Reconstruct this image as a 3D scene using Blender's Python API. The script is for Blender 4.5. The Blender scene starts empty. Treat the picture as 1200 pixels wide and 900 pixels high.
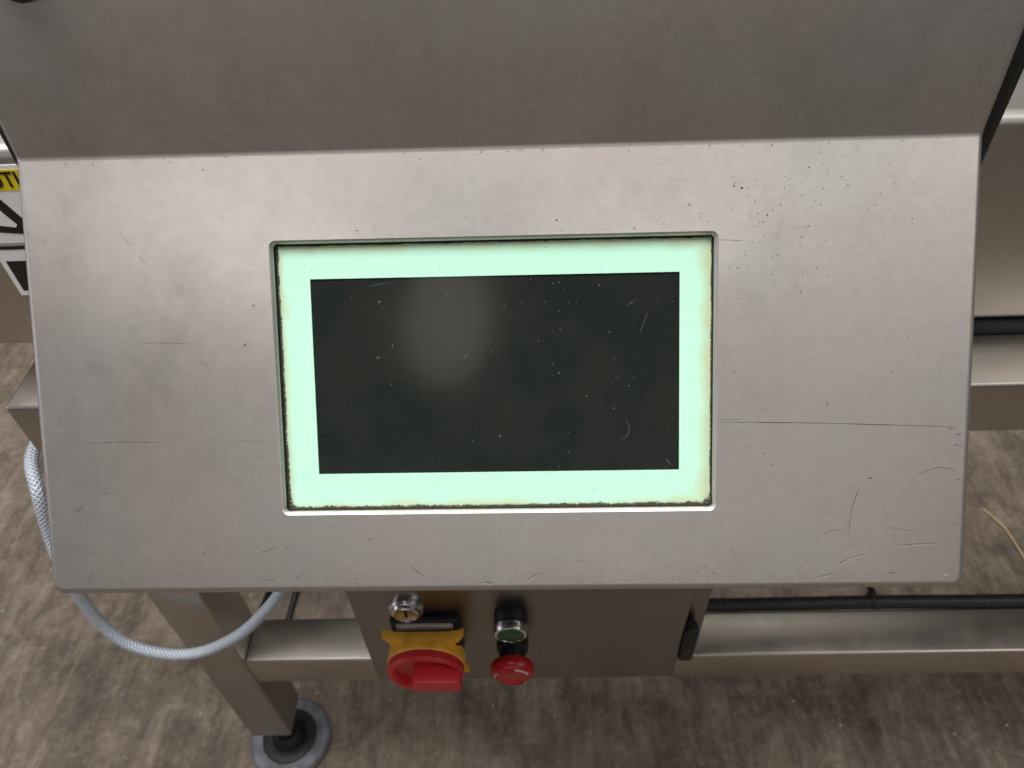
import bpy, bmesh, math, random
from mathutils import Vector, Matrix
random.seed(4)
R = math.radians
sc = bpy.context.scene
col = sc.collection

# ------------------------------------------------------------------ camera
H = 1.28                                   # eye height above the floor
cam_d = bpy.data.cameras.new('camera')
cam = bpy.data.objects.new('camera', cam_d); col.objects.link(cam); sc.camera = cam
PITCH, YAW, ROLL = 0.7965, -0.0429, -0.055
fw = Vector((math.sin(YAW)*math.cos(PITCH), math.cos(YAW)*math.cos(PITCH), -math.sin(PITCH)))
rt = Vector((math.cos(YAW), -math.sin(YAW), 0)); up = rt.cross(fw)
rt2 = rt*math.cos(ROLL)+up*math.sin(ROLL); up2 = -rt*math.sin(ROLL)+up*math.cos(ROLL)
cam.matrix_world = Matrix(((rt2.x, up2.x, -fw.x, 0), (rt2.y, up2.y, -fw.y, 0), (rt2.z, up2.z, -fw.z, H), (0, 0, 0, 1)))
cam_d.sensor_width = 36; cam_d.lens = 36*903.5/1200
cam_d.clip_start = 0.01; cam_d.clip_end = 60
cam_d.dof.use_dof = True; cam_d.dof.focus_distance = 0.47; cam_d.dof.aperture_fstop = 11

# ------------------------------------------------------------------ light: a workshop hall, soft ceiling light from the upper left, plus added lamps
w = bpy.data.worlds.new('World'); sc.world = w; w.use_nodes = True
w.node_tree.nodes['Background'].inputs[0].default_value = (0.50, 0.485, 0.47, 1)
w.node_tree.nodes['Background'].inputs[1].default_value = 0.055
def area(name, loc, target, sx, sy, power, colr):
    l = bpy.data.lights.new(name, 'AREA'); l.shape = 'RECTANGLE'; l.size = sx; l.size_y = sy; l.energy = power; l.color = colr
    o = bpy.data.objects.new(name, l); col.objects.link(o); o.location = loc
    o.rotation_euler = (Vector(target)-Vector(loc)).to_track_quat('-Z', 'Y').to_euler()
    return o
area('area_lamp', (-0.45, 0.50, 3.4), (-.2, .4, .9), 2.0, 2.0, 150, (1, .97, .95))
area('area_lamp', (0.3, -7.0, 3.2), (0, .3, .9), 9.0, 1.2, 72, (1, .96, .93))  # added lamp far behind the camera, brightens the lower part of the panel
area('area_lamp', (3.0, -1.0, 3.4), (.3, .3, .9), 2.2, 2.2, 34, (1, .97, .95))  # added fill from the front right, lifts the panel's right side
area('area_lamp', (0.2, 2.5, 3.4), (.2, .8, .3), 3.6, .5, 8, (1, .95, .88))  # added strip lamp, there to be reflected in the lower rail's top
area('side_window', (-4.6, -.5, 1.7), (0, .3, .9), 3.0, 1.8, 27, (.95, .93, 1))
area('screen_glow_helper', (-.48, -2.55, 3.28), (0, .3, .9), .46, .70, 1.15, (1, .87, .82)).data.shape = 'ELLIPSE'  # added oval lamp, stands in for a person's reflection in the screen
sc.view_settings.view_transform = 'Standard'; sc.view_settings.look = 'None'
sc.view_settings.exposure = 0; sc.view_settings.gamma = 1; sc.view_settings.use_curve_mapping = False

# ------------------------------------------------------------------ helpers
def empty(name, label, cat, loc=(0, 0, 0), rot=(0, 0, 0), group=None):
    o = bpy.data.objects.new(name, None); col.objects.link(o); o.empty_display_size = .05
    o.location = loc; o.rotation_euler = rot; tag(o, label, cat, group)
    return o
def tag(o, label=None, cat=None, group=None, kind=None):
    if label: o['label'] = label
    if cat: o['category'] = cat
    if group: o['group'] = group
    if kind: o['kind'] = kind
    return o
def link(name, me, mat, parent=None, smooth=True, ang=35):
    o = bpy.data.objects.new(name, me); col.objects.link(o)
    if mat and not me.materials: me.materials.append(mat)
    if smooth:
        me.polygons.foreach_set('use_smooth', [True]*len(me.polygons))
        me.set_sharp_from_angle(angle=R(ang))
    if parent: o.parent = parent
    return o
def fin(name, bm, mat, parent=None, smooth=True, ang=35):
    bmesh.ops.recalc_face_normals(bm, faces=bm.faces)
    me = bpy.data.meshes.new(name); bm.to_mesh(me); bm.free()
    return link(name, me, mat, parent, smooth, ang)
def box_bm(x0, x1, y0, y1, z0, z1, bev=0, seg=3, bm=None):
    own = bm is None
    b = bmesh.new()
    bmesh.ops.create_cube(b, size=1)
    for v in b.verts:
        v.co = Vector(((x0+x1)/2+v.co.x*(x1-x0), (y0+y1)/2+v.co.y*(y1-y0), (z0+z1)/2+v.co.z*(z1-z0)))
    if bev: bmesh.ops.bevel(b, geom=b.edges[:], offset=bev, segments=seg, profile=.5, affect='EDGES')
    if own: return b
    me = bpy.data.meshes.new('t'); b.to_mesh(me); b.free(); bm.from_mesh(me); bpy.data.meshes.remove(me)
    return bm
def lathe_bm(prof, n=40, axis='Z', bm=None, loc=(0, 0, 0)):
    """prof: (radius, height) pairs; closed at both ends. axis 'Z' up, '-Y' towards the viewer"""
    bm = bm or bmesh.new(); L = Vector(loc); rings = []
    for r, h in prof:
        ring = []
        for i in range(n):
            a = 2*math.pi*i/n
            c = Vector((r*math.cos(a), r*math.sin(a), h)) if axis == 'Z' else Vector((r*math.cos(a), -h, r*math.sin(a)))
            ring.append(bm.verts.new(c+L))
        rings.append(ring)
    for a, b in zip(rings, rings[1:]):
        for i in range(n):
            bm.faces.new((a[i], a[(i+1) % n], b[(i+1) % n], b[i]))
    bm.faces.new(rings[0]); bm.faces.new(rings[-1])
    return bm
def smooth_path(pts, k=8):
    P = [Vector(p) for p in pts]; P = [2*P[0]-P[1]]+P+[2*P[-1]-P[-2]]; out = []
    for i in range(1, len(P)-2):
        for j in range(k):
            t = j/k; a, b, c, d = P[i-1:i+3]
            out.append(.5*((2*b)+(c-a)*t+(2*a-5*b+4*c-d)*t*t+(3*b-a-3*c+d)*t**3))
    out.append(P[-2]); return out
def resample(P, step):
    out = [P[0]]; acc = 0.
    for a, b in zip(P, P[1:]):
        L_ = (b-a).length; d = step-acc
        while d <= L_: out.append(a.lerp(b, d/L_)); d += step
        acc = L_-(d-step)
    return out
def tube(name, pts, rad, mat, parent=None, n=14, wob=None):
    """a swept tube with uv: u round, v metres along"""
    bm = bmesh.new(); uvl = bm.loops.layers.uv.new('UVMap'); rings = []; dist = [0]
    for i, p in enumerate(pts):
        if i: dist.append(dist[-1]+(p-pts[i-1]).length)
    nrm = None
    for i, p in enumerate(pts):
        t = (pts[min(i+1, len(pts)-1)]-pts[max(i-1, 0)]).normalized()
        if nrm is None: nrm = t.orthogonal().normalized()
        nrm = (nrm-t*nrm.dot(t)).normalized(); bn = t.cross(nrm)
        r = rad if wob is None else wob(i, dist[i])
        rings.append([bm.verts.new(p+(nrm*math.cos(2*math.pi*k/n)+bn*math.sin(2*math.pi*k/n))*r) for k in range(n)])
    for i in range(len(rings)-1):
        for k in range(n):
            f = bm.faces.new((rings[i][k], rings[i][(k+1) % n], rings[i+1][(k+1) % n], rings[i+1][k]))
            for l, (u, v) in zip(f.loops, ((k/n, dist[i]), ((k+1)/n, dist[i]), ((k+1)/n, dist[i+1]), (k/n, dist[i+1]))): l[uvl].uv = (u, v)
    bm.faces.new(rings[0]); bm.faces.new(rings[-1])
    return fin(name, bm, mat, parent, ang=60)
def rrect(x0, x1, y0, y1, r, n=6):
    out = []
    for cx, cy, a0 in ((x1-r, y1-r, 0), (x0+r, y1-r, 90), (x0+r, y0+r, 180), (x1-r, y0+r, 270)):
        for i in range(n+1):
            a = R(a0+90*i/n); out.append((cx+r*math.cos(a), cy+r*math.sin(a)))
    return out

# ------------------------------------------------------------------ materials
class NT:
    def __init__(s, name):
        s.m = bpy.data.materials.new(name); s.m.use_nodes = True; s.t = s.m.node_tree; s.b = s.t.nodes['Principled BSDF']
    def n(s, typ, ins=None, **kw):
        nd = s.t.nodes.new(typ)
        for k, v in kw.items(): setattr(nd, k, v)
        for k, v in (ins or {}).items(): s.set(nd.inputs[k], v)
        return nd
    def set(s, sock, v):
        if hasattr(v, 'is_output'): s.t.links.new(v, sock)
        elif isinstance(v, tuple) and len(v) == 3 and sock.type == 'RGBA': sock.default_value = (*v, 1)
        else: sock.default_value = v
    def p(s, **kw):
        for k, v in kw.items(): s.set(s.b.inputs[k.replace('_', ' ')], v)
    def coord(s, scale=(1, 1, 1), kind='Object'):
        tc = s.n('ShaderNodeTexCoord'); mp = s.n('ShaderNodeMapping', {'Vector': tc.outputs[kind], 'Scale': scale}); return mp.outputs[0]
    def noise(s, vec, scale, detail=4, rough=.55, dist=0):
        return s.n('ShaderNodeTexNoise', {'Vector': vec, 'Scale': scale, 'Detail': detail, 'Roughness': rough, 'Distortion': dist}).outputs[0]
    def ramp(s, f, *stops):
        r = s.n('ShaderNodeValToRGB', {'Fac': f}); e = r.color_ramp.elements
        while len(e) < len(stops): e.new(.5)
        for el, (p, c) in zip(e, stops): el.position = p; el.color = (c, c, c, 1) if not isinstance(c, tuple) else (*c, 1)
        return r.outputs[0]
    def mix(s, f, a, b, mode='MIX'):
        m = s.n('ShaderNodeMix', data_type='RGBA', blend_type=mode); s.set(m.inputs[0], f); s.set(m.inputs[6], a); s.set(m.inputs[7], b); return m.outputs[2]
    def math(s, op, a, b=0., clamp=False):
        m = s.n('ShaderNodeMath', operation=op, use_clamp=clamp); s.set(m.inputs[0], a); s.set(m.inputs[1], b); return m.outputs[0]
    def rng(s, v, a, b, c, d):
        return s.n('ShaderNodeMapRange', {0: v, 1: a, 2: b, 3: c, 4: d}).outputs[0]
    def bump(s, h, strength, dist, nrm=None):
        i = {'Height': h, 'Strength': strength, 'Distance': dist}
        if nrm: i['Normal'] = nrm
        s.p(Normal=s.n('ShaderNodeBump', i).outputs[0]); return s.b.inputs['Normal'].links[0].from_socket

def steel(name, basecol=(.60, .575, .55), rough=.36, brush=(3, 60, 60), bump=.04, wear=.1, big=.0, grain=.10):
    m = NT(name); oc = m.coord()
    tint = m.noise(oc, 8, 3, .5); blot = m.noise(oc, 34, 6, .7); fine = m.noise(m.coord(brush), 22, 4, .65); mott = m.noise(oc, 190, 4, .7)
    smear = m.noise(m.coord((1, .5, .5)), 5, 5, .65, .7)
    a = tuple(c*k for c, k in zip(basecol, (1.03, .985, .955))); b = tuple(c*k for c, k in zip(basecol, (.94, .975, .985)))
    c = m.mix(m.ramp(tint, (.35, 0.), (.65, 1.)), a, b)
    c = m.mix(m.rng(smear, .5, .72, 0, wear), c, tuple(x*k for x, k in zip(basecol, (.78, .74, .70))))
    c = m.mix(m.rng(blot, .42, .75, 0, wear), c, tuple(x*.72 for x in basecol))
    c = m.mix(m.rng(fine, .35, .68, 0, grain), c, tuple(x*.62 for x in basecol))
    c = m.mix(m.rng(mott, .4, .72, 0, grain*.9), c, tuple(x*.62 for x in basecol))
    r = m.math('ADD', m.rng(blot, .3, .7, rough-.03, rough+.03), m.rng(smear, .3, .7, -.04, .04))
    m.p(Base_Color=c, Metallic=1., Roughness=r, Anisotropic=.25)
    n1 = m.bump(fine, bump, .0006)
    if big: m.bump(tint, big, .004, n1)
    return m.m
STEEL = steel('console steel', (.60, .565, .535), .49, (4, 170, 170), .07, .16, big=.03, grain=.28)
STEEL_F = steel('frame steel', (.52, .49, .45), .36, (4, 60, 60), .05, .1)
STEEL_V = steel('leg steel', (.50, .475, .44), .36, (60, 60, 4), .05, .12)
STEEL_C = steel('cabinet steel', (.60, .575, .54), .42, (3, 60, 60), .05, .15)
STEEL_B = steel('shaded box steel', (.27, .262, .248), .34, (60, 60, 4), .05, .12)  # the shade on the box is put into this darker base colour
def plain(name, c, rough=.5, metal=0., spec=.5, nz=0., nscale=60):
    m = NT(name)
    if nz:
        f = m.noise(m.coord(), nscale, 4, .6)
        m.p(Base_Color=m.mix(m.rng(f, .35, .7, 0, 1), c, tuple(x*(1-nz) for x in c)), Roughness=m.rng(f, .3, .7, rough-.05, rough+.08))
    else: m.p(Base_Color=c, Roughness=rough)
    m.p(Metallic=metal, Specular_IOR_Level=spec); return m.m
RECESS_DARK = plain('grimy shaded recess', (.018, .016, .013), .75, nz=.5, nscale=200)  # dark wall colour for the recess, part grime, part painted shade
BLACK = plain('black rubber', (.008, .008, .008), .55, nz=.3)
DGREY = plain('dark plastic', (.022, .021, .02), .45, nz=.3)
HOSE = plain('black hose', (.012, .013, .016), .42, nz=.4, nscale=90)
CHROME = plain('chrome', (.74, .74, .75), .24, 1., nz=.12, nscale=140)
YELLOW = plain('yellow plastic', (.90, .47, .045), .42, nz=.25, nscale=70)
RED = plain('red plastic', (.56, .022, .028), .38, nz=.22, nscale=50)
REDCAP = plain('red button plastic', (.44, .008, .012), .30, nz=.25, nscale=60)
GREEN = plain('green button', (.012, .085, .03), .35, nz=.2)
GREYLAB = plain('grey legend', (.42, .39, .34), .6, nz=.35, nscale=120)
WHITE = plain('white sticker', (.88, .88, .87), .4, nz=.05)
SYEL = plain('sticker yellow', (.80, .66, .01), .4, nz=.08)
INK = plain('sticker black', (.012, .012, .012), .4)
PALE = plain('white print', (.55, .40, .39), .5)
MARK = plain('scratch dark', (.085, .077, .07), .5)
MARKL = plain('scratch bright', (.66, .64, .61), .3, 1.)
SPECKM = plain('brown speck', (.03, .022, .016), .7)
DUSTM = plain('dust', (.42, .41, .38), .8)
FIBRM = plain('lint', (.13, .13, .12), .8)
STRAW = plain('straw', (.55, .43, .24), .6, nz=.2)
FLECK = plain('crumb', (.50, .47, .42), .7)
PAD = plain('foot pad', (.19, .21, .24), .5, nz=.6, nscale=45)

def mint_mat(hx, hy):
    m = NT('mint bezel'); tc = m.n('ShaderNodeTexCoord'); sep = m.n('ShaderNodeSeparateXYZ', {0: tc.outputs['Object']})
    X, Y = sep.outputs[0], sep.outputs[1]
    dR = m.math('SUBTRACT', hx, X); dL = m.math('ADD', hx, X); dT = m.math('SUBTRACT', hy, Y); dB = m.math('ADD', hy, Y)
    n1 = m.noise(tc.outputs['Object'], 900, 5, .7); n2 = m.noise(tc.outputs['Object'], 120, 4, .6); n3 = m.noise(tc.outputs['Object'], 35, 2, .5)
    # grime packed along each edge, wider at left, bottom and in the corners
    def edge(d, wid): return m.math('DIVIDE', d, wid)
    e = m.math('MINIMUM', m.math('MINIMUM', edge(dL, .0014), edge(dR, .0007)), m.math('MINIMUM', edge(dT, .0008), edge(dB, .0017)))
    cor = m.math('MULTIPLY', m.math('MULTIPLY', m.math('ADD', m.math('MINIMUM', dL, dR), .0012), m.math('ADD', dB, .0012)), 1/.0000200)
    e = m.math('MINIMUM', e, cor)
    e = m.math('ADD', e, m.math('ADD', m.rng(n1, .25, .75, -.65, .65), m.rng(n2, .3, .7, -.45, .45)))
    grime = m.rng(e, .7, 1.25, 1, 0)
    t = m.math('MINIMUM', m.math('MINIMUM', edge(dL, .006), edge(dR, .009)), m.math('MINIMUM', edge(dT, .006), edge(dB, .006)))
    t = m.math('ADD', t, m.math('ADD', m.rng(n3, .3, .7, -.45, .35), m.rng(n1, .3, .7, -.2, .2)))
    tint = m.rng(t, 0, 1.0, .85, 0)
    c = m.mix(m.rng(n2, .3, .7, 0, .05), (.475, .800, .630), (.445, .745, .585))
    c = m.mix(tint, c, (.50, .56, .33))
    # fine dirt peppering close to the rim
    pep = m.math('MULTIPLY', m.rng(n1, .60, .70, 0, 1), m.rng(t, .2, 1.3, .75, 0))
    c = m.mix(pep, c, (.16, .13, .07))
    g = m.mix(m.rng(n1, .35, .7, 0, 1), (.018, .014, .010), (.15, .125, .095))
    c = m.mix(grime, c, g)
    m.p(Base_Color=c, Roughness=m.rng(grime, 0, 1, .38, .9), Specular_IOR_Level=m.rng(grime, 0, 1, .35, .1)); m.bump(grime, .5, .0006)
    return m.m
def glass_mat():
    m = NT('dark display glass'); oc = m.coord()
    sm = m.noise(oc, 26, 4, .55, .6); sp = m.noise(oc, 700, 2, .5)
    c = m.mix(m.rng(sm, .35, .7, 0, 1), (.013, .017, .0145), (.018, .0205, .0175))
    c = m.mix(m.rng(sp, .70, .78, 0, .5), c, (.10, .10, .09))
    m.p(Base_Color=c, Roughness=m.rng(sm, .3, .75, .10, .15), Specular_IOR_Level=.5)
    return m.m
def floor_mat():
    m = NT('stained concrete'); g = m.coord()
    big = m.noise(g, 1.6, 5, .6, .3); mid = m.noise(g, 11, 7, .7, .3); fine = m.noise(g, 85, 6, .75)
    st = m.noise(m.coord((34, 6, 1)), 1.0, 7, .72, .4); st2 = m.noise(m.coord((110, 12, 1)), 1.0, 5, .7, .3)
    c = m.mix(m.ramp(big, (.38, 0.), (.62, 1.)), (0.225, 0.178, 0.134), (0.155, 0.124, 0.096))
    c = m.mix(m.rng(mid, .47, .66, 0, .8), c, (0.070, 0.056, 0.044))
    c = m.mix(m.rng(mid, .46, .30, 0, .7), c, (0.340, 0.281, 0.219))
    c = m.mix(m.rng(st, .50, .66, 0, .6), c, (0.055, 0.045, 0.036))
    c = m.mix(m.rng(st, .45, .32, 0, .5), c, (0.350, 0.296, 0.235))
    c = m.mix(m.rng(st2, .52, .70, 0, .4), c, (0.060, 0.049, 0.040))
    c = m.mix(m.rng(fine, .52, .70, 0, .5), c, (0.050, 0.041, 0.033))
    c = m.mix(m.rng(fine, .45, .30, 0, .4), c, (0.400, 0.347, 0.284))
    m.p(Base_Color=c, Roughness=m.rng(mid, .3, .7, .55, .8), Specular_IOR_Level=.3)
    h = m.math('ADD', m.math('MULTIPLY', mid, .5), m.math('MULTIPLY', fine, .5)); m.bump(h, .5, .008)
    return m.m
def braid_mat():
    m = NT('braided steel sleeve'); tc = m.n('ShaderNodeTexCoord'); sep = m.n('ShaderNodeSeparateXYZ', {0: tc.outputs['UV']})
    u = m.math('MULTIPLY', sep.outputs[0], 2*math.pi*7); v = m.math('MULTIPLY', sep.outputs[1], 2*math.pi*225)
    a = m.math('SINE', m.math('ADD', u, v)); b = m.math('SINE', m.math('SUBTRACT', u, v))
    h = m.math('MAXIMUM', a, b)
    c = m.mix(m.rng(h, -.4, .9, 0, 1), (.30, .345, .40), (.58, .645, .73))
    m.p(Base_Color=c, Metallic=.25, Roughness=.45); m.bump(h, .6, .0009)
    return m.m

# ------------------------------------------------------------------ setting: the concrete floor
bm = bmesh.new()
bmesh.ops.create_grid(bm, x_segments=8, y_segments=8, size=6)
fl = fin('floor', bm, floor_mat(), smooth=False); tag(fl, 'stained brown concrete floor', kind='structure')

# ------------------------------------------------------------------ machine frame of square tube
ZB = H-.4572                                # top of the upper beam
ZR = H-.9294                                # top of the lower rail
frame = empty('machine_stand', 'stainless square tube machine stand with leg, rails and round levelling foot', 'machine frame', (0, .457, 0))
fy = .457
def fr(name, bm, mat): o = fin(name, bm, mat, frame); o.matrix_parent_inverse = Matrix.Translation((0, -fy, 0)); return o
fr('upper_beam', box_bm(-.444, 1.25, .4333, .4934, ZB-.0595, ZB, .0035), STEEL_F)
fr('lower_rail', box_bm(-.377, 1.128, .4285, .4872, ZR-.0625, ZR, .0035), STEEL_F)
for lx in (-.4362, 1.127):
    fr('leg', box_bm(lx, lx+.06, .4271, .4890, H-1.178, ZB-.0595, .004), STEEL_V)
    foot = fr('levelling_foot', lathe_bm([(.056, 0), (.0625, .003), (.0635, .010), (.060, .016), (.050, .0185), (.044, .018), (.030, .018)], 48, loc=(lx+.03, .458, .0)), PAD)
    st = lathe_bm([(.012, .03), (.012, .092), (.021, .0925), (.021, .101)], 24, loc=(lx+.03, .458, 0))
    fin('foot_cup', lathe_bm([(.043, .0172), (.042, .0205), (.036, .0225), (.026, .0215), (.021, .036), (.016, .040)], 40, loc=(lx+.03, .458, 0)), BLACK, foot)
    s = fin('threaded_stem', st, DGREY, foot)

# ------------------------------------------------------------------ cabinet behind, with its caution sticker
YC = .497
cab = empty('machine_cabinet', 'stainless cabinet behind the console with a caution sticker', 'cabinet', (.3, .55, ZB))
def cb(name, bm, mat, par=cab, **k):
    o = fin(name, bm, mat, par, **k)
    if par is cab: o.matrix_parent_inverse = Matrix.Translation((-.3, -.55, -ZB))
    return o
cb('cabinet_body', box_bm(-.75, 1.3, YC, .71, ZB+.010, H-.259, .009, 5), STEEL_C)
cb('seam_shade', box_bm(-.41, 1.29, YC-.0030, .70, ZB-.012, ZB+.0100), BLACK)  # black strip added to paint the shadow in the seam above the beam
zt, zb_, xl, xr = H-.2713, H-.3890, -.4225, -.3315
stk = cb('caution_sticker', box_bm(xl, xr, YC-.0006, YC+.001, zb_, zt, .0), WHITE)
def flat(name, poly, y, mat, par, thick=.0003):
    bm = bmesh.new()
    a = [bm.verts.new((x, y, z)) for x, z in poly]; b = [bm.verts.new((x, y+thick, z)) for x, z in poly]
    bm.faces.new(a); bm.faces.new(b)
    for i in range(len(a)): j = (i+1) % len(a); bm.faces.new((a[i], a[j], b[j], b[i]))
    return fin(name, bm, mat, par, smooth=False)
ys = YC-.0009
flat('yellow_band', [(xl+.003, zt-.0205), (xr-.003, zt-.0205), (xr-.003, zt-.0035), (xl+.003, zt-.0035)], ys, SYEL, stk)
flat('black_line', [(xl, H-.3435), (xr, H-.3435), (xr, H-.3400), (xl, H-.3400)], ys, INK, stk)
flat('grey_line', [(xl, H-.3400), (xr, H-.3400), (xr, H-.3370), (xl, H-.3370)], ys, GREYLAB, stk)
flat('black_block', [(xl+.0045, H-.384), (xr-.0045, H-.384), (xr-.0045, H-.3545), (xl+.0045, H-.3545)], ys, INK, stk)
def text(name, body, size, loc, rot, mat, par, squash=1, ext=.0003):
    cu = bpy.data.curves.new(name, 'FONT'); cu.body = body; cu.size = size; cu.align_x = 'CENTER'; cu.align_y = 'CENTER'; cu.extrude = ext; cu.offset = size*.012
    t = bpy.data.objects.new(name, cu); col.objects.link(t)
    bpy.context.view_layer.update()
    me = bpy.data.meshes.new_from_object(t.evaluated_get(bpy.context.evaluated_depsgraph_get())); bpy.data.objects.remove(t)
    me.transform(Matrix.Translation(loc) @ rot @ Matrix.Diagonal((squash, 1, 1, 1)))
    me.materials.clear()
    return link(name, me, mat, par, smooth=False)
text('caution_lettering', 'CAUTION', .0178, (-.3805, ys-.0002, zt-.012), Matrix.Rotation(R(90), 4, 'X'), INK, stk, .86)
flat('warning_triangle', [(-.4165, .9535), (-.3865, .9500), (-.3815, .9530), (-.3815, .9575), (-.3960, .9865), (-.4010, .9865), (-.4175, .9585)], ys, INK, stk)
flat('triangle_field', [(-.4080, .9595), (-.3935, .9570), (-.3915, .9590), (-.3985, .9720), (-.4010, .9715)], ys-.0004, WHITE, stk)

# ------------------------------------------------------------------ operator console
TILT = .6907; W2 = .2790; L = .2642; UO = -.0617
con = empty('operator_console', 'brushed stainless operator console with sloped screen panel, scratched and speckled', 'console', (-.0226, .4055, H-.2207), (0, .0045, -.0068))
dn = Vector((0, -math.sin(TILT), -math.cos(TILT))); no = Vector((0, -math.cos(TILT), math.sin(TILT)))
upv = Vector((0, -math.sin(UO), math.cos(UO)))
def housing():
    # profile in y,z; a tight concave bend at the crease
    rb = .0018; prof = []
    for i in range(7):
        t = i/6
        p0 = dn*rb; p1 = upv*rb
        q = p0*(1-t)**2+p1*t*t      # quadratic bend through the crease
        prof.append((q.y, q.z))
    top = upv*.17
    B = dn*L; B2 = B-no*.030
    prof += [(top.y, top.z), (.06, top.z+.002), (.06, -.13), (.02, -.13), (B2.y, B2.z), (B.y, B.z)]
    bm = bmesh.new()
    a = [bm.verts.new((-W2, y, z)) for y, z in prof]; b = [bm.verts.new((W2, y, z)) for y, z in prof]
    n = len(prof)
    bm.faces.new(a); bm.faces.new(b[::-1])
    for i in range(n): bm.faces.new((a[i], a[(i+1) % n], b[(i+1) % n], b[i]))
    bmesh.ops.recalc_face_normals(bm, faces=bm.faces)
    bm.edges.ensure_lookup_table()
    iB, iB2, iT = n-1, n-2, 7
    inw = [e for e in bm.edges if {v.co.to_tuple(5) for v in e.verts} in ({a[iB].co.to_tuple(5), a[iB2].co.to_tuple(5)}, {b[iB].co.to_tuple(5), b[iB2].co.to_tuple(5)})]
    bmesh.ops.bevel(bm, geom=inw, offset=.008, segments=6, profile=.5, affect='EDGES')
    # then the folded rims: every edge of the front faces that borders a side or the underside
    front = [e for e in bm.edges if len(e.link_faces) == 2 and e.calc_face_angle(0) > R(50)
             and all(v.co.dot(no) > -.045 or v.co.z > 0 for v in e.verts) and min(v.co.y for v in e.verts) < .03
             and any(f.normal.dot(no) > .5 or (f.normal.y < -.7) for f in e.link_faces)
             and not any(abs(f.normal.dot(no)) < .2 and abs(f.normal.x) < .2 and f.normal.dot(dn) < .5 for f in e.link_faces)]
    bmesh.ops.bevel(bm, geom=front, offset=.0062, segments=6, profile=.5, affect='EDGES', clamp_overlap=True)
    bmesh.ops.recalc_face_normals(bm, faces=bm.faces)
    return bm
def on_panel(s, t, h=0.):                     # metres along the panel, down the panel, above it
    return Vector((s, 0, 0))+dn*t+no*h
hs = fin('front_housing', housing(), STEEL, con)
# window opening cut through the panel, with a small chamfer
o0, o1, q0, q1 = -.1306, .1299, .0505, .2139
cut = bmesh.new(); rings = []
for off, h in ((.0016, .0012), (.0006, .0), (.0000, -.0004), (-.0012, -.0020), (-.0014, -.0026), (-.0014, -.010)):
    rings.append([cut.verts.new(on_panel(x, y, h)) for x, y in rrect(o0-off, o1+off, q0-off, q1+off, .0036+off)])
for a, b in zip(rings, rings[1:]):
    for i in range(len(a)): cut.faces.new((a[i], a[(i+1) % len(a)], b[(i+1) % len(a)], b[i]))
cut.faces.new(rings[0]); cut.faces.new(rings[-1])
co = fin('cutter', cut, None)
co.parent = con
md = hs.modifiers.new('cut', 'BOOLEAN'); md.object = co; md.operation = 'DIFFERENCE'; md.solver = 'EXACT'
bpy.context.view_layer.update()
me = bpy.data.meshes.new_from_object(hs.evaluated_get(bpy.context.evaluated_depsgraph_get()))
hs.modifiers.clear(); hs.data = me; bpy.data.objects.remove(co)
me.materials.clear(); me.materials.append(STEEL); me.materials.append(RECESS_DARK)
for pg in me.polygons:                          # below the bright chamfer the walls are coloured dark, for grime and shade
    c_ = pg.center; s_, t_, h_ = c_.x, c_.dot(dn), c_.dot(no)
    if o0-.002 < s_ < o1+.002 and q0-.002 < t_ < q1+.002 and -.011 < h_ < -.0024: pg.material_index = 1
me.polygons.foreach_set('use_smooth', [True]*len(me.polygons)); me.set_sharp_from_angle(angle=R(24))

PM = Matrix(((1, 0, 0, 0), (0, -dn.y, no.y, 0), (0, -dn.z, no.z, 0), (0, 0, 0, 1)))   # panel frame: x right, y up the slope, z out
def on_slope(o, s, t, h):
    o.matrix_local = Matrix.Translation(on_panel(s, t, h)) @ PM
    return o
# the screen: dark display glass, mint printed frame
cs, ct = (-.1289+.1284)/2, (.0523+.2124)/2; hx, hy = (.1284+.1289)/2, (.2124-.0523)/2
a0, a1, b0, b1 = -.1093-cs, .1095-cs, ct-.1908, ct-.0725
scr = on_slope(fin('touch_screen', box_bm(a0-.004, a1+.004, b0-.004, b1+.004, -.004, 0), glass_mat(), con, smooth=False), cs, ct, -.0070)
scr['label'] = 'dark switched-off display glass'
bm = bmesh.new()
def ringv(x0, x1, y0, y1, z): return [bm.verts.new((x, y, z)) for x, y in ((x0, y0), (x1, y0), (x1, y1), (x0, y1))]
oo, ii, oi, io = ringv(-hx, hx, -hy, hy, 0), ringv(a0, a1, b0, b1, 0), ringv(-hx, hx, -hy, hy, -.0012), ringv(a0, a1, b0, b1, -.0012)
for i in range(4):
    j = (i+1) % 4
    bm.faces.new((oo[i], oo[j], ii[j], ii[i])); bm.faces.new((oi[j], oi[i], io[i], io[j]))
    bm.faces.new((oo[j], oo[i], oi[i], oi[j])); bm.faces.new((ii[i], ii[j], io[j], io[i]))
bz = on_slope(fin('screen_bezel', bm, mint_mat(hx, hy), con, smooth=False), cs, ct, -.0060)
bz['label'] = 'pale mint green printed screen border with grimy edges'
bm = box_bm(o0+.0004, o1-.0004, -q1+.0004, -q0-.0004, -.0098, -.0092)
fin('window_gasket', bm, BLACK, con, smooth=False).matrix_local = PM

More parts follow.
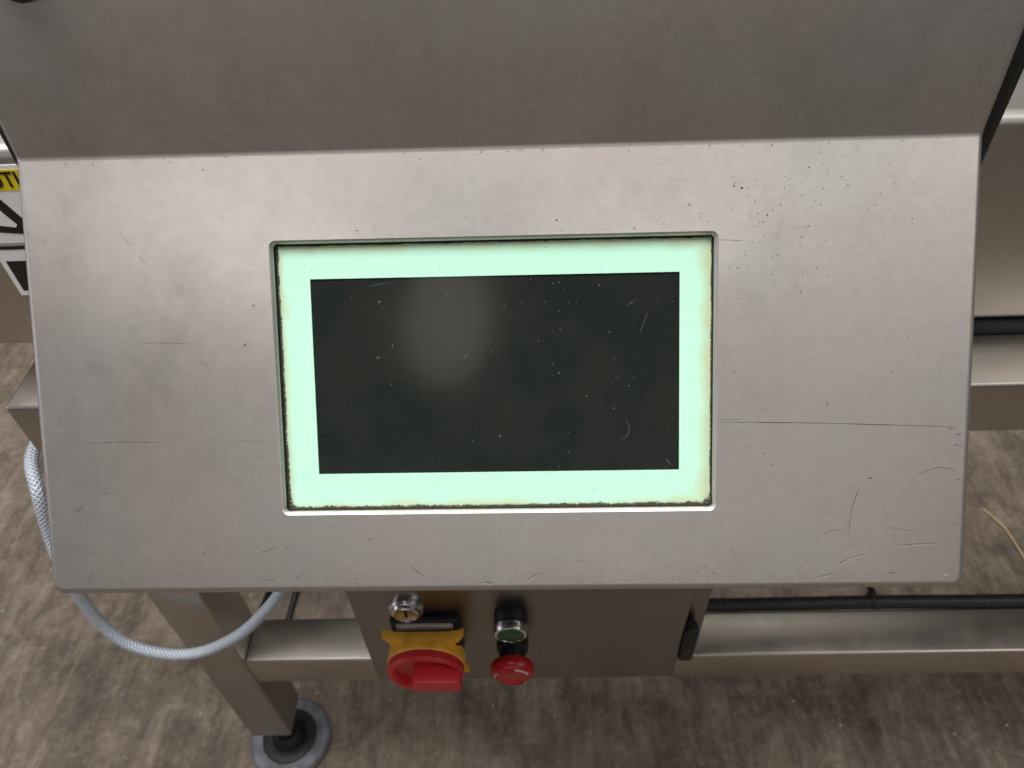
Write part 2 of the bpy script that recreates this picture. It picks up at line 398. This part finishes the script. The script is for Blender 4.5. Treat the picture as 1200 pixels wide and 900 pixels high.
# marks on the panel: scratches, pits and dust, each lying in its real place on the steel
def ribbons(name, data, mat, h, par=con, taper=True):
    bm = bmesh.new()
    for pts, wd in data:
        P = smooth_path([(s/1000, -t/1000, h) for s, t in pts], 6) if len(pts) > 1 else []
        n = len(P); prev = None
        for i, p in enumerate(P):
            d = (P[min(i+1, n-1)]-P[max(i-1, 0)]); d = d.normalized() if d.length else Vector((1, 0, 0))
            q = Vector((-d.y, d.x, 0)); k = i/(n-1)
            ww = wd/1000*(.22 if mat is MARKL else .30)*(min(1, 5*k+.25)*min(1, 5*(1-k)+.25))*random.uniform(.55, 1.25)
            cur = (bm.verts.new(p+q*ww), bm.verts.new(p-q*ww))
            if prev: bm.faces.new((prev[0], prev[1], cur[1], cur[0]))
            prev = cur
    o = fin(name, bm, mat, par, smooth=False); o.matrix_local = PM; tag(o, kind='stuff'); return o
def dots(name, data, mat, h, par=con):
    bm = bmesh.new()
    for s, t, d in data:
        n = 7; ph = random.random()*6; el = random.uniform(.7, 1.35)
        c = bm.verts.new((s/1000, -t/1000, h+.00012))
        ring = [bm.verts.new((s/1000+d/2000*el*math.cos(2*math.pi*i/n+ph)*random.uniform(.7, 1.15), -t/1000+d/2000/el*math.sin(2*math.pi*i/n+ph)*random.uniform(.7, 1.15), h)) for i in range(n)]
        for i in range(n): bm.faces.new((c, ring[i], ring[(i+1) % n]))
    o = fin(name, bm, mat, par, smooth=False); o.matrix_local = PM; tag(o, kind='stuff'); return o
DARK= [([(132.9, 161.3), (160.3, 161.7), (195.1, 162.7), (229.7, 164.2), (266.6, 165.8)], 0.9), ([(131.9, 159.7), (145.3, 159.7)], 0.4), ([(131.0, 55.0), (145.1, 55.8)], 0.4), ([(246.6, 195.5), (252.9, 192.0), (260.2, 190.1), (266.1, 190.7), (271.1, 192.3)], 0.7), ([(209.2, 229.3), (209.5, 221.5), (211.2, 211.1), (214.9, 200.8)], 0.6), ([(193.3, 149.5), (195.3, 153.1)], 0.6), ([(191.7, 231.7), (199.1, 227.6), (206.6, 226.1)], 0.5), ([(231.6, 225.9), (245.7, 228.1)], 0.5), ([(237.0, 236.9), (252.0, 236.0), (264.4, 235.6)], 0.6), ([(201.1, 249.1), (211.1, 244.0), (220.1, 241.9)], 0.6), ([(189.2, 256.4), (202.3, 253.4)], 0.5), ([(-220.0, 42.4), (-213.4, 50.5)], 0.4), ([(-208.8, 57.0), (-204.1, 63.1)], 0.4), ([(-213.5, 108.2), (-198.0, 108.5), (-181.6, 109.3)], 0.4), ([(-250.5, 168.6), (-233.6, 168.1), (-215.2, 168.1), (-201.1, 168.8)], 0.6), ([(-259.2, 210.9), (-254.1, 207.2)], 0.9), ([(-240.9, 200.5), (-237.0, 198.9)], 0.6), ([(-254.6, 253.7), (-250.6, 249.9)], 1.0), ([(-182.6, 239.7), (-178.7, 235.9)], 0.6), ([(-145.5, 237.3), (-135.3, 234.8)], 0.5), ([(-132.5, 232.1), (-126.5, 237.0)], 0.4), ([(-54.5, 246.3), (-50.5, 250.0), (-45.9, 253.3)], 0.9), ([(16.0, 257.1), (20.2, 253.9), (23.3, 252.3)], 0.7), ([(24.3, 252.3), (28.5, 252.4)], 0.4), ([(45.1, 245.0), (53.3, 244.1)], 0.4), ([(-178.0, 118.0), (-171.7, 123.3)], 0.4), ([(-165.6, 168.3), (-135.5, 168.7)], 0.3), ([(-80.1, 230.5), (-76.4, 229.5)], 0.6), ([(139.2, 236.4), (142.3, 244.4)], 0.3), ([(-144.3, 255.2), (-136.4, 254.7)], 0.5), ([(-125.2, 253.7), (-122.0, 253.7)], 0.7), ([(-89.0, 256.7), (-85.4, 258.4)], 0.6), ([(127.6, 251.6), (130.2, 253.8)], 0.7), ([(122.5, 248.4), (125.0, 249.5)], 0.5), ([(233.5, 253.6), (237.1, 254.2)], 1.2), ([(-10.0, 257.4), (-4.8, 258.0)], 1.3), ([(-7.4, 256.3), (-5.9, 259.6)], 0.6), ([(218.8, 196.2), (222.2, 195.7)], 1.3), ([(268.3, 170.9), (272.7, 169.9)], 0.6), ([(268.0, 176.4), (273.5, 177.5)], 0.7), ([(270.4, 197.9), (273.3, 196.9)], 0.7), ([(269.5, 224.2), (272.0, 224.7)], 0.7), ([(157.1, 179.5), (158.6, 181.1)], 0.8), ([(162.2, 186.2), (164.2, 187.8)], 0.5), ([(265.2, 166.8), (269.1, 166.8)], 0.9)]
LIGHT= [([(201.7, 249.9), (211.6, 244.8), (220.6, 242.7)], 0.4), ([(237.5, 237.9), (252.5, 236.8), (265.0, 236.1)], 0.4), ([(-54.0, 247.1), (-51.0, 250.0)], 0.3), ([(16.5, 257.9), (20.7, 254.4)], 0.5), ([(189.2, 257.2), (202.3, 254.2)], 0.5), ([(192.2, 232.5), (199.6, 228.4)], 0.4), ([(183.5, 251.6), (185.0, 249.5), (186.0, 250.6)], 0.7), ([(265.2, 255.5), (268.7, 255.0)], 0.9), ([(192.5, 224.4), (193.5, 224.9)], 1.2), ([(-258.2, 211.5), (-253.7, 208.3)], 0.4), ([(-273.7, 218.8), (-271.7, 219.4)], 0.7), ([(-196.0, 256.9), (-194.9, 257.4)], 0.9), ([(-9.0, 258.5), (-5.4, 259.0)], 0.6), ([(234.1, 254.7), (237.6, 255.3)], 0.5), ([(120.9, 236.2), (136.1, 234.8)], 0.3)]
SPECK= [(-141.8, 87.3, 1.6), (-148.3, 110.4, 1.8), (-78.7, 45.1, 1.2), (-10.4, 41.2, 1.0), (-15.2, 38.7, 0.8), (-15.1, 31.9, 0.6), (37.5, 41.8, 1.6), (40.4, 47.7, 1.2), (64.0, 44.8, 0.9), (82.1, 47.2, 1.1), (82.6, 47.7, 1), (99.2, 45.2, 1), (91.4, 48.8, 0.8), (28.7, 39.2, 0.7), (113.8, 34.9, 1.4), (120.1, 42.3, 1), (124.5, 44.8, 0.9), (143.5, 2.8, 1.2), (159.8, 2.7, 1.4), (181.1, 15.5, 1.4), (187.1, 6.3, 0.8), (188.7, 13.8, 0.8), (149.9, 16.7, 0.9), (151.4, 21.9, 0.8), (138.9, 25.0, 1.6), (143.3, 26.0, 1.8), (143.7, 26.5, 1.4), (156.3, 24.4, 0.7), (164.7, 12.8, 0.8), (171.1, 21.9, 0.8), (167.7, 20.4, 0.7), (170.2, 25.2, 0.8), (189.5, 27.6, 1.2), (192.4, 27.7, 1), (200.5, 9.9, 0.8), (199.4, 21.2, 1), (201.8, 23.1, 0.8), (179.7, 21.2, 0.7), (181.7, 23.1, 0.7), (191.2, 19.6, 1), (191.6, 17.7, 0.7), (146.2, 30.4, 1), (138.1, 37.9, 1), (166.0, 31.8, 0.9), (165.6, 36.1, 1.1), (161.3, 38.9, 1.1), (152.6, 40.6, 1.2), (158.0, 41.7, 1.4), (147.8, 41.9, 1), (155.6, 45.5, 1.2), (153.7, 45.9, 1), (151.8, 48.3, 1), (149.8, 47.7, 0.7), (184.4, 34.6, 0.9), (188.2, 36.6, 1), (183.0, 37.9, 0.9), (194.5, 36.8, 0.8), (193.2, 43.0, 0.8), (191.9, 47.7, 0.8), (175.5, 49.3, 0.9), (181.8, 48.5, 1), (177.5, 54.6, 1.1), (156.2, 53.2, 1), (149.9, 56.9, 1), (153.3, 57.0, 0.7), (177.1, 59.4, 1), (176.2, 59.9, 0.8), (161.7, 61.5, 0.8), (164.1, 64.5, 1), (161.3, 65.9, 1.1), (141.4, 71.3, 1.3), (136.5, 70.7, 0.9), (147.7, 72.4, 0.8), (173.4, 66.6, 0.7), (186.6, 72.2, 1.2), (193.0, 76.7, 1), (175.2, 82.7, 1), (177.7, 85.7, 1.2), (163.4, 79.6, 0.7), (191.1, 56.8, 0.8), (156.0, 70.6, 0.7), (239.8, 45.5, 1.3), (160.2, 153.1, 1.1), (191.8, 149.5, 0.6), (171.8, 195.1, 0.8), (262.9, 3.0, 0.6), (-263.9, 47.4, 1.0), (-273.7, 42.2, 0.9), (-156.6, 36.0, 0.8), (141.6, 88.9, 0.8), (145.6, 99.8, 0.8), (142.6, 91.4, 0.6), (141.0, 131.6, 1.0), (133.2, 136.0, 0.6), (202.0, 144.7, 0.5), (142.7, 100.3, 1), (137.0, 79.0, 0.6), (-232.8, 76.5, 0.5), (-262.9, 203.9, 0.5), (119.6, 39.8, 0.6), (61.3, 16.9, 0.6), (31.8, 27.2, 0.6), (7.4, 20.4, 0.5), (90.4, 22.4, 0.6), (105.0, 27.5, 0.8), (129.2, 18.5, 0.7), (117.1, 11.1, 0.6), (154.3, 86.7, 0.6), (212.1, 66.0, 0.5), (229.8, 90.2, 0.4), (231.6, 133.1, 1.0)]
DUST_P= [(-85.8, 73.3, 1), (-78.1, 73.4, 1), (-102.8, 86.1, 0.9), (-68.4, 86.3, 0.9), (-66.9, 89.9, 0.9), (-85.2, 83.4, 0.7), (-70.7, 119.5, 1), (-69.6, 120.0, 0.7), (-62.6, 98.1, 0.7), (-61.6, 112.4, 0.9), (-61.6, 113.5, 1), (-57.7, 132.1, 0.8), (-27.8, 83.5, 0.9), (-1.6, 117.6, 1), (-46.2, 99.4, 0.7), (5.1, 90.8, 0.7), (-63.0, 136.1, 1.2), (-87.8, 146.2, 0.7), (-106.1, 169.5, 1), (-96.7, 181.3, 0.7), (-85.4, 175.1, 0.6), (-71.8, 150.1, 0.7), (-14.8, 171.3, 1), (22.1, 75.0, 1), (38.8, 77.3, 1.2), (35.2, 77.8, 0.8), (62.4, 79.3, 1.3), (47.3, 83.5, 0.7), (41.7, 81.4, 0.7), (6.1, 90.3, 0.9), (16.3, 88.9, 0.9), (24.9, 89.1, 0.7), (30.5, 88.7, 1.1), (44.2, 89.5, 0.8), (48.7, 90.1, 0.9), (56.8, 85.2, 0.7), (75.5, 88.1, 0.8), (97.1, 87.5, 0.9), (105.6, 89.7, 1.1), (38.5, 94.4, 0.9), (61.3, 97.4, 0.7), (38.9, 104.6, 1), (68.3, 107.1, 1.2), (82.0, 101.8, 0.9), (80.0, 99.3, 0.6), (26.1, 111.5, 1), (48.0, 110.3, 0.6), (78.9, 113.4, 0.6), (34.6, 125.4, 1), (38.1, 131.1, 1.2), (19.3, 122.6, 0.7), (71.2, 123.0, 0.9), (34.5, 132.6, 0.7), (73.2, 134.3, 0.9), (56.4, 136.6, 0.8), (69.6, 137.8, 1), (82.4, 134.4, 0.9), (97.6, 137.2, 0.8), (54.3, 145.3, 1.1), (70.6, 152.8, 1.3), (44.5, 144.1, 0.7), (63.4, 148.0, 0.6), (46.9, 163.9, 0.7), (43.8, 167.5, 1), (43.1, 179.5, 1.2), (69.4, 177.3, 0.7), (12.7, 172.3, 0.7), (71.0, 167.9, 0.8), (91.0, 178.6, 0.7), (37.3, 188.4, 0.9), (101.8, 189.2, 1), (103.3, 185.6, 0.9), (105.8, 159.5, 0.9), (79.8, 139.5, 1.1), (88.5, 124.3, 0.6), (30.1, 153.2, 0.5), (-42.6, 162.5, 0.5), (-21.4, 147.2, 0.5), (-50.0, 75.0, 0.6), (-29.7, 78.4, 0.5), (2.2, 132.1, 0.5), (-11.9, 184.0, 0.6), (9.5, 152.9, 0.6), (56.0, 122.7, 0.5), (89.0, 110.6, 0.6), (99.6, 103.2, 0.5)]
FIBRE= [([(-18.1, 121.9), (-17.6, 119.9), (-16.0, 119.4)], 0.5), ([(1.4, 167.9), (2.9, 169.5)], 0.9), ([(-69.4, 86.8), (-67.3, 86.8)], 0.7), ([(79.0, 91.7), (82.5, 89.2)], 0.5), ([(83.0, 88.7), (83.5, 88.3)], 0.6), ([(77.7, 160.2), (79.7, 164.4), (78.7, 169.0), (74.6, 172.6)], 0.35), ([(86.5, 108.0), (88.5, 101.9), (91.1, 95.4)], 0.35), ([(-75.7, 77.5), (-68.0, 76.2), (-60.3, 75.3)], 0.3), ([(-70.7, 119.5), (-70.7, 121.0)], 0.7), ([(101.8, 184.0), (104.8, 188.2)], 0.4)]
ribbons('dark_scratches', DARK, MARK, .00006)
ribbons('bright_scratches', LIGHT, MARKL, .00008)
extra = []
for i in range(90):
    s, t = random.gauss(182, 34), random.gauss(40, 26)
    if 134 < s < 262 and 4 < t < 150: extra.append((s, t, random.choice((.3, .4, .5, .7))))
for i in range(60):
    s, t = random.uniform(-30, 135), random.uniform(6, 46)
    extra.append((s, t, random.choice((.2, .25, .3, .45))))
for i in range(60):
    s, t = random.uniform(-268, 268), random.uniform(4, 252)
    if not (-136 < s < 136 and 46 < t < 218): extra.append((s, t, random.choice((.2, .25, .3))))
for i in range(70):
    extra.append((random.uniform(-270, 270), abs(random.gauss(0, 2.2))+1.2, random.choice((.25, .35, .5, .8))))
for i in range(70):
    extra.append((random.uniform(-265, 268), 259-abs(random.gauss(0, 3))-.8, random.choice((.2, .3, .5, .8))))
dots('dirt_specks', [(s, t, d*.75) for s, t, d in SPECK]+extra, SPECKM, .00005)
DU = [(s, t, d*.42) for s, t, d in DUST_P]
for i in range(110):
    DU.append((random.uniform(-106, 107), random.uniform(74, 189), random.choice((.12, .15, .2, .25))))
dots('screen_dust', DU, DUSTM, -.0069)
ribbons('screen_fibres', FIBRE, FIBRM, -.0069)
bez = []
for i in range(46):
    s, t = random.uniform(-126, 126), random.choice((random.uniform(55, 71), random.uniform(55, 71), random.uniform(192, 209)))
    bez.append((s, t, random.choice((.25, .3, .4, .55))))
dots('bezel_specks', bez, SPECKM, -.00595)

# black seal plates behind the folded front
sl = fin('back_seal', box_bm(-.2960, .2988, .022, .034, -.09, .165, .002), DGREY, con)
fin('seal_lip', box_bm(-.2880, .2908, .014, .0225, -.09, .165, .002), BLACK, con)
fin('rear_shell', box_bm(-.26, .26, .0335, .088, -.10, .16, .004), STEEL_C, con)
# black round plug near the top corner of the upper face
pl = fin('rubber_plug', lathe_bm([(.012, -.003), (.012, .003), (.010, .0055), (.004, .006)], 28, '-Y'), BLACK, con)
pl.location = (-.232, upv.y*.096/upv.z, .0965)

# ------------------------------------------------------------------ control box under the console
YB = .335; bx0, bx1, bzb, bzt = -.1681, .1325, H-.774, .870
cbx = empty('control_box', 'stainless control box under the console with rotary isolator and push buttons', 'control box', (-.018, .38, bzb))
def bxp(name, bm, mat, par=cbx, **k):
    o = fin(name, bm, mat, par, **k)
    if par is cbx: o.matrix_parent_inverse = Matrix.Translation((.018, -.38, -bzb))
    return o
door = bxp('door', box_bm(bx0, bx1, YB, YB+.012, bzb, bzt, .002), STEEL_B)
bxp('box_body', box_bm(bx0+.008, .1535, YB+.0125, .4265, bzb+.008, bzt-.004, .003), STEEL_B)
bxp('hinge', box_bm(.1328, .1465, YB-.003, YB+.0118, .546, .606, .004), BLACK)
# key lock
kx, kz = -.1185, .6585
lock = bxp('key_lock', lathe_bm([(.016, -.001), (.016, .003), (.0145, .005), (.0130, .0052), (.0122, .0078), (.0105, .0090), (.0090, .0078), (.003, .0070)], 36, '-Y', loc=(kx, YB, kz)), CHROME)
fin('key_slot', box_bm(kx-.0012, kx+.0012, YB-.0078, YB-.006, kz-.0055, kz+.0055, .0003), BLACK, lock)
# rotary isolator
sx, sz = -.1045, .607
iso = bxp('rotary_isolator', box_bm(sx-.031, sx+.031, YB-.0065, YB-.0005, sz-.031, sz+.0375, .0015), BLACK)
iso['label'] = 'red and yellow rotary isolator switch'
fin('legend_strip', box_bm(sx-.0255, sx+.0255, YB-.0090, YB-.0060, sz+.0235, sz+.0335, .0008), GREYLAB, iso)
# yellow plate with waisted sides and horned corners
poly = []
hw, wa = .0362, .0300
for k in range(4):
    a = k*math.pi/2
    for i in range(13):
        t = -1+2*i/12
        u = t*hw; v = wa+(hw-wa)*abs(t)**5
        poly.append((u*math.cos(a)+v*math.sin(a), -u*math.sin(a)+v*math.cos(a)))
pp = []
for p in poly:
    if not pp or (Vector(p)-Vector(pp[-1])).length > .0006: pp.append(p)
if (Vector(pp[0])-Vector(pp[-1])).length < .0006: pp.pop()
bm = bmesh.new(); rings = []
for y, k in ((YB-.0127, .985), (YB-.0135, 1.0), (YB-.0205, 1.0), (YB-.0220, .97)):
    rings.append([bm.verts.new((sx+x*k, y, sz+z*k)) for x, z in pp])
for a, b in zip(rings, rings[1:]):
    for i in range(len(a)): bm.faces.new((a[i], a[(i+1) % len(a)], b[(i+1) % len(a)], b[i]))
bm.faces.new(rings[0]); bm.faces.new(rings[-1])
fin('yellow_plate', bm, YELLOW, iso)
fin('yellow_collar', lathe_bm([(.0345, .018), (.0352, .0225), (.0352, .0300), (.0340, .0315)], 48, '-Y', loc=(sx, YB, sz)), YELLOW, iso)
fin('padlock_hole', lathe_bm([(.0028, .0219), (.0028, .0223)], 16, '-Y', loc=(sx+.031, YB, sz+.024)), BLACK, iso)
fin('red_dial', lathe_bm([(.0325, .0300), (.0345, .0315), (.0348, .0380), (.0335, .0400), (.0305, .0402), (.0290, .0385), (.0270, .0335), (.005, .033)], 56, '-Y', loc=(sx, YB, sz)), RED, iso)
fin('red_grip', box_bm(sx-.0100, sx+.0325, YB-.0510, YB-.0320, sz-.0095, sz+.0095, .0018), RED, iso)
# green push button
gx, gz = -.0270, .641
gb = bxp('push_button', lathe_bm([(.0150, 0), (.0150, .006), (.0140, .0075), (.0135, .0125)], 36, '-Y', loc=(gx, YB, gz)), BLACK)
fin('chrome_ring', lathe_bm([(.0135, .0122), (.0152, .0127), (.0152, .0165), (.0140, .0195), (.0122, .0200), (.0118, .0190)], 40, '-Y', loc=(gx, YB, gz)), CHROME, gb)
fin('green_cap', lathe_bm([(.0116, .0180), (.0116, .0196), (.0106, .0203), (.003, .0204)], 36, '-Y', loc=(gx, YB, gz)), GREEN, gb)
# emergency stop mushroom
ex_, ez_ = -.0275, .5865
es = bxp('emergency_stop', lathe_bm([(.0150, 0), (.0150, .007), (.0125, .009), (.0125, .022)], 36, '-Y', loc=(ex_, YB, ez_)), BLACK)
fin('red_mushroom', lathe_bm([(.0130, .0195), (.0188, .0205), (.0205, .0235), (.0208, .0270), (.0195, .0310), (.0160, .0338), (.0120, .0345), (.0100, .0335), (.003, .0333)], 48, '-Y', loc=(ex_, YB, ez_)), REDCAP, es)
bm = bmesh.new()
for a0_ in (25, 145, 265):
    prev = None
    for i in range(9):
        a = R(a0_+i*7.0); r0, r1 = .0155, .0169
        if i >= 7: m_ = (r0+r1)/2; k = (8-i+.05)*1.6; r0, r1 = m_-.0011*k, m_+.0011*k
        cur = [bm.verts.new((ex_+r*math.cos(a), YB-y, ez_+r*math.sin(a))) for r, y in ((r0, .0344+.0003), (r1, .0329+.0004))]
        if prev: bm.faces.new((prev[0], prev[1], cur[1], cur[0]))
        prev = cur
fin('turn_arrows', bm, PALE, es, smooth=False)

# ------------------------------------------------------------------ cables
pts = [(-.44, .60, .835), (-.455, .61, .77), (-.485, .60, .715), (-.502, .55, .70), (-.496, .48, .708), (-.4774, .440, .6998), (-.4806, .420, .6469), (-.4770, .405, .6111), (-.4790, .400, .5599), (-.4749, .395, .5129), (-.4559, .390, .4779), (-.4183, .388, .4600), (-.3770, .388, .4671), (-.3289, .390, .5005), (-.2937, .395, .5377), (-.2676, .400, .5726), (-.2480, .405, .615), (-.235, .41, .70), (-.232, .42, .80), (-.232, .43, .93)]
cable = tube('braided_cable', smooth_path(pts, 10), .0063, braid_mat(), n=20)
tag(cable, 'pale grey braided steel cable looping down below the console', 'cable')
hp = smooth_path([(.125, .455, .515), (.128, .475, .44), (.15, .497, .385), (.21, .4985, .3645), (.30, .4990, .3620), (.43, .4985, .3640), (.60, .4985, .3610), (.80, .499, .3625), (1.1, .499, .3620)], 60)
hp = [p-Vector((0, .002, .012)) for p in resample(hp, .00105)]
hose = tube('corrugated_hose', hp, .009, HOSE, n=14, wob=lambda i, d: .0088+.0006*math.sin(d*2*math.pi/.0042))
tag(hose, 'black corrugated conduit running along the back of the lower rail', 'hose')
bm = lathe_bm([(.0098, -.003), (.0112, -.0025), (.0112, .0025), (.0098, .003)], 24)
bm2 = box_bm(-.004, .004, .008, .017, -.0035, .0035, .001, bm=bm)
tie = fin('tie_strap', bm2, BLACK, hose); tie.matrix_world = Matrix.Translation((.428, .4985, .3520)) @ Matrix.Rotation(R(90), 4, 'Y') @ Matrix.Rotation(R(70), 4, 'Z')
fin('tie_tail', box_bm(.424, .432, .498, .518, .360, .363, .001), BLACK, hose)
bc = tube('thin_black_cable', smooth_path([(-.330, .545, .47), (-.345, .55, .40), (-.3667, .55, .34), (-.3887, .55, .2935), (-.42, .55, .225), (-.45, .56, .12), (-.46, .60, .006), (-.45, .75, .006)], 8), .006, BLACK)
tag(bc, 'thin black cable hanging behind the stand leg', 'cable')

# ------------------------------------------------------------------ bits on the floor
sw = tube('straw_stalk', smooth_path([(.866, .878, .002), (.8780, .850, .004), (.8871, .8285, .004), (.8944, .767, .003), (.897, .735, .002)], 6), .0021, STRAW, n=8)
tag(sw, 'single pale straw stalk lying on the floor at right', 'straw')
bm = bmesh.new()
deb = [(-.082, .508), (.3252, .5326), (.4093, .5105), (.2893, .5359), (.667, .4964), (.6461, .4567), (.7332, .4689), (.669, .8372), (.0186, .4902), (-.4134, .5448), (-.3793, .5342), (.086, .4625), (.1741, .5161), (.4737, .4717)]
for x, y in deb+[(random.uniform(-1, 1), random.uniform(.3, 1.1)) for _ in range(40)]:
    r = random.uniform(.001, .0028); q = bmesh.ops.create_icosphere(bm, subdivisions=1, radius=r)['verts']
    e = random.uniform(.5, 1.8); a = random.random()*6
    for v in q:
        vx, vy = v.co.x*e, v.co.y/e*.8
        v.co = Vector((x+vx*math.cos(a)-vy*math.sin(a), y+vx*math.sin(a)+vy*math.cos(a), r*.45+v.co.z*.5))
fd = fin('floor_crumbs', bm, FLECK); tag(fd, 'small pale crumbs scattered on the concrete floor', 'crumbs', kind='stuff')
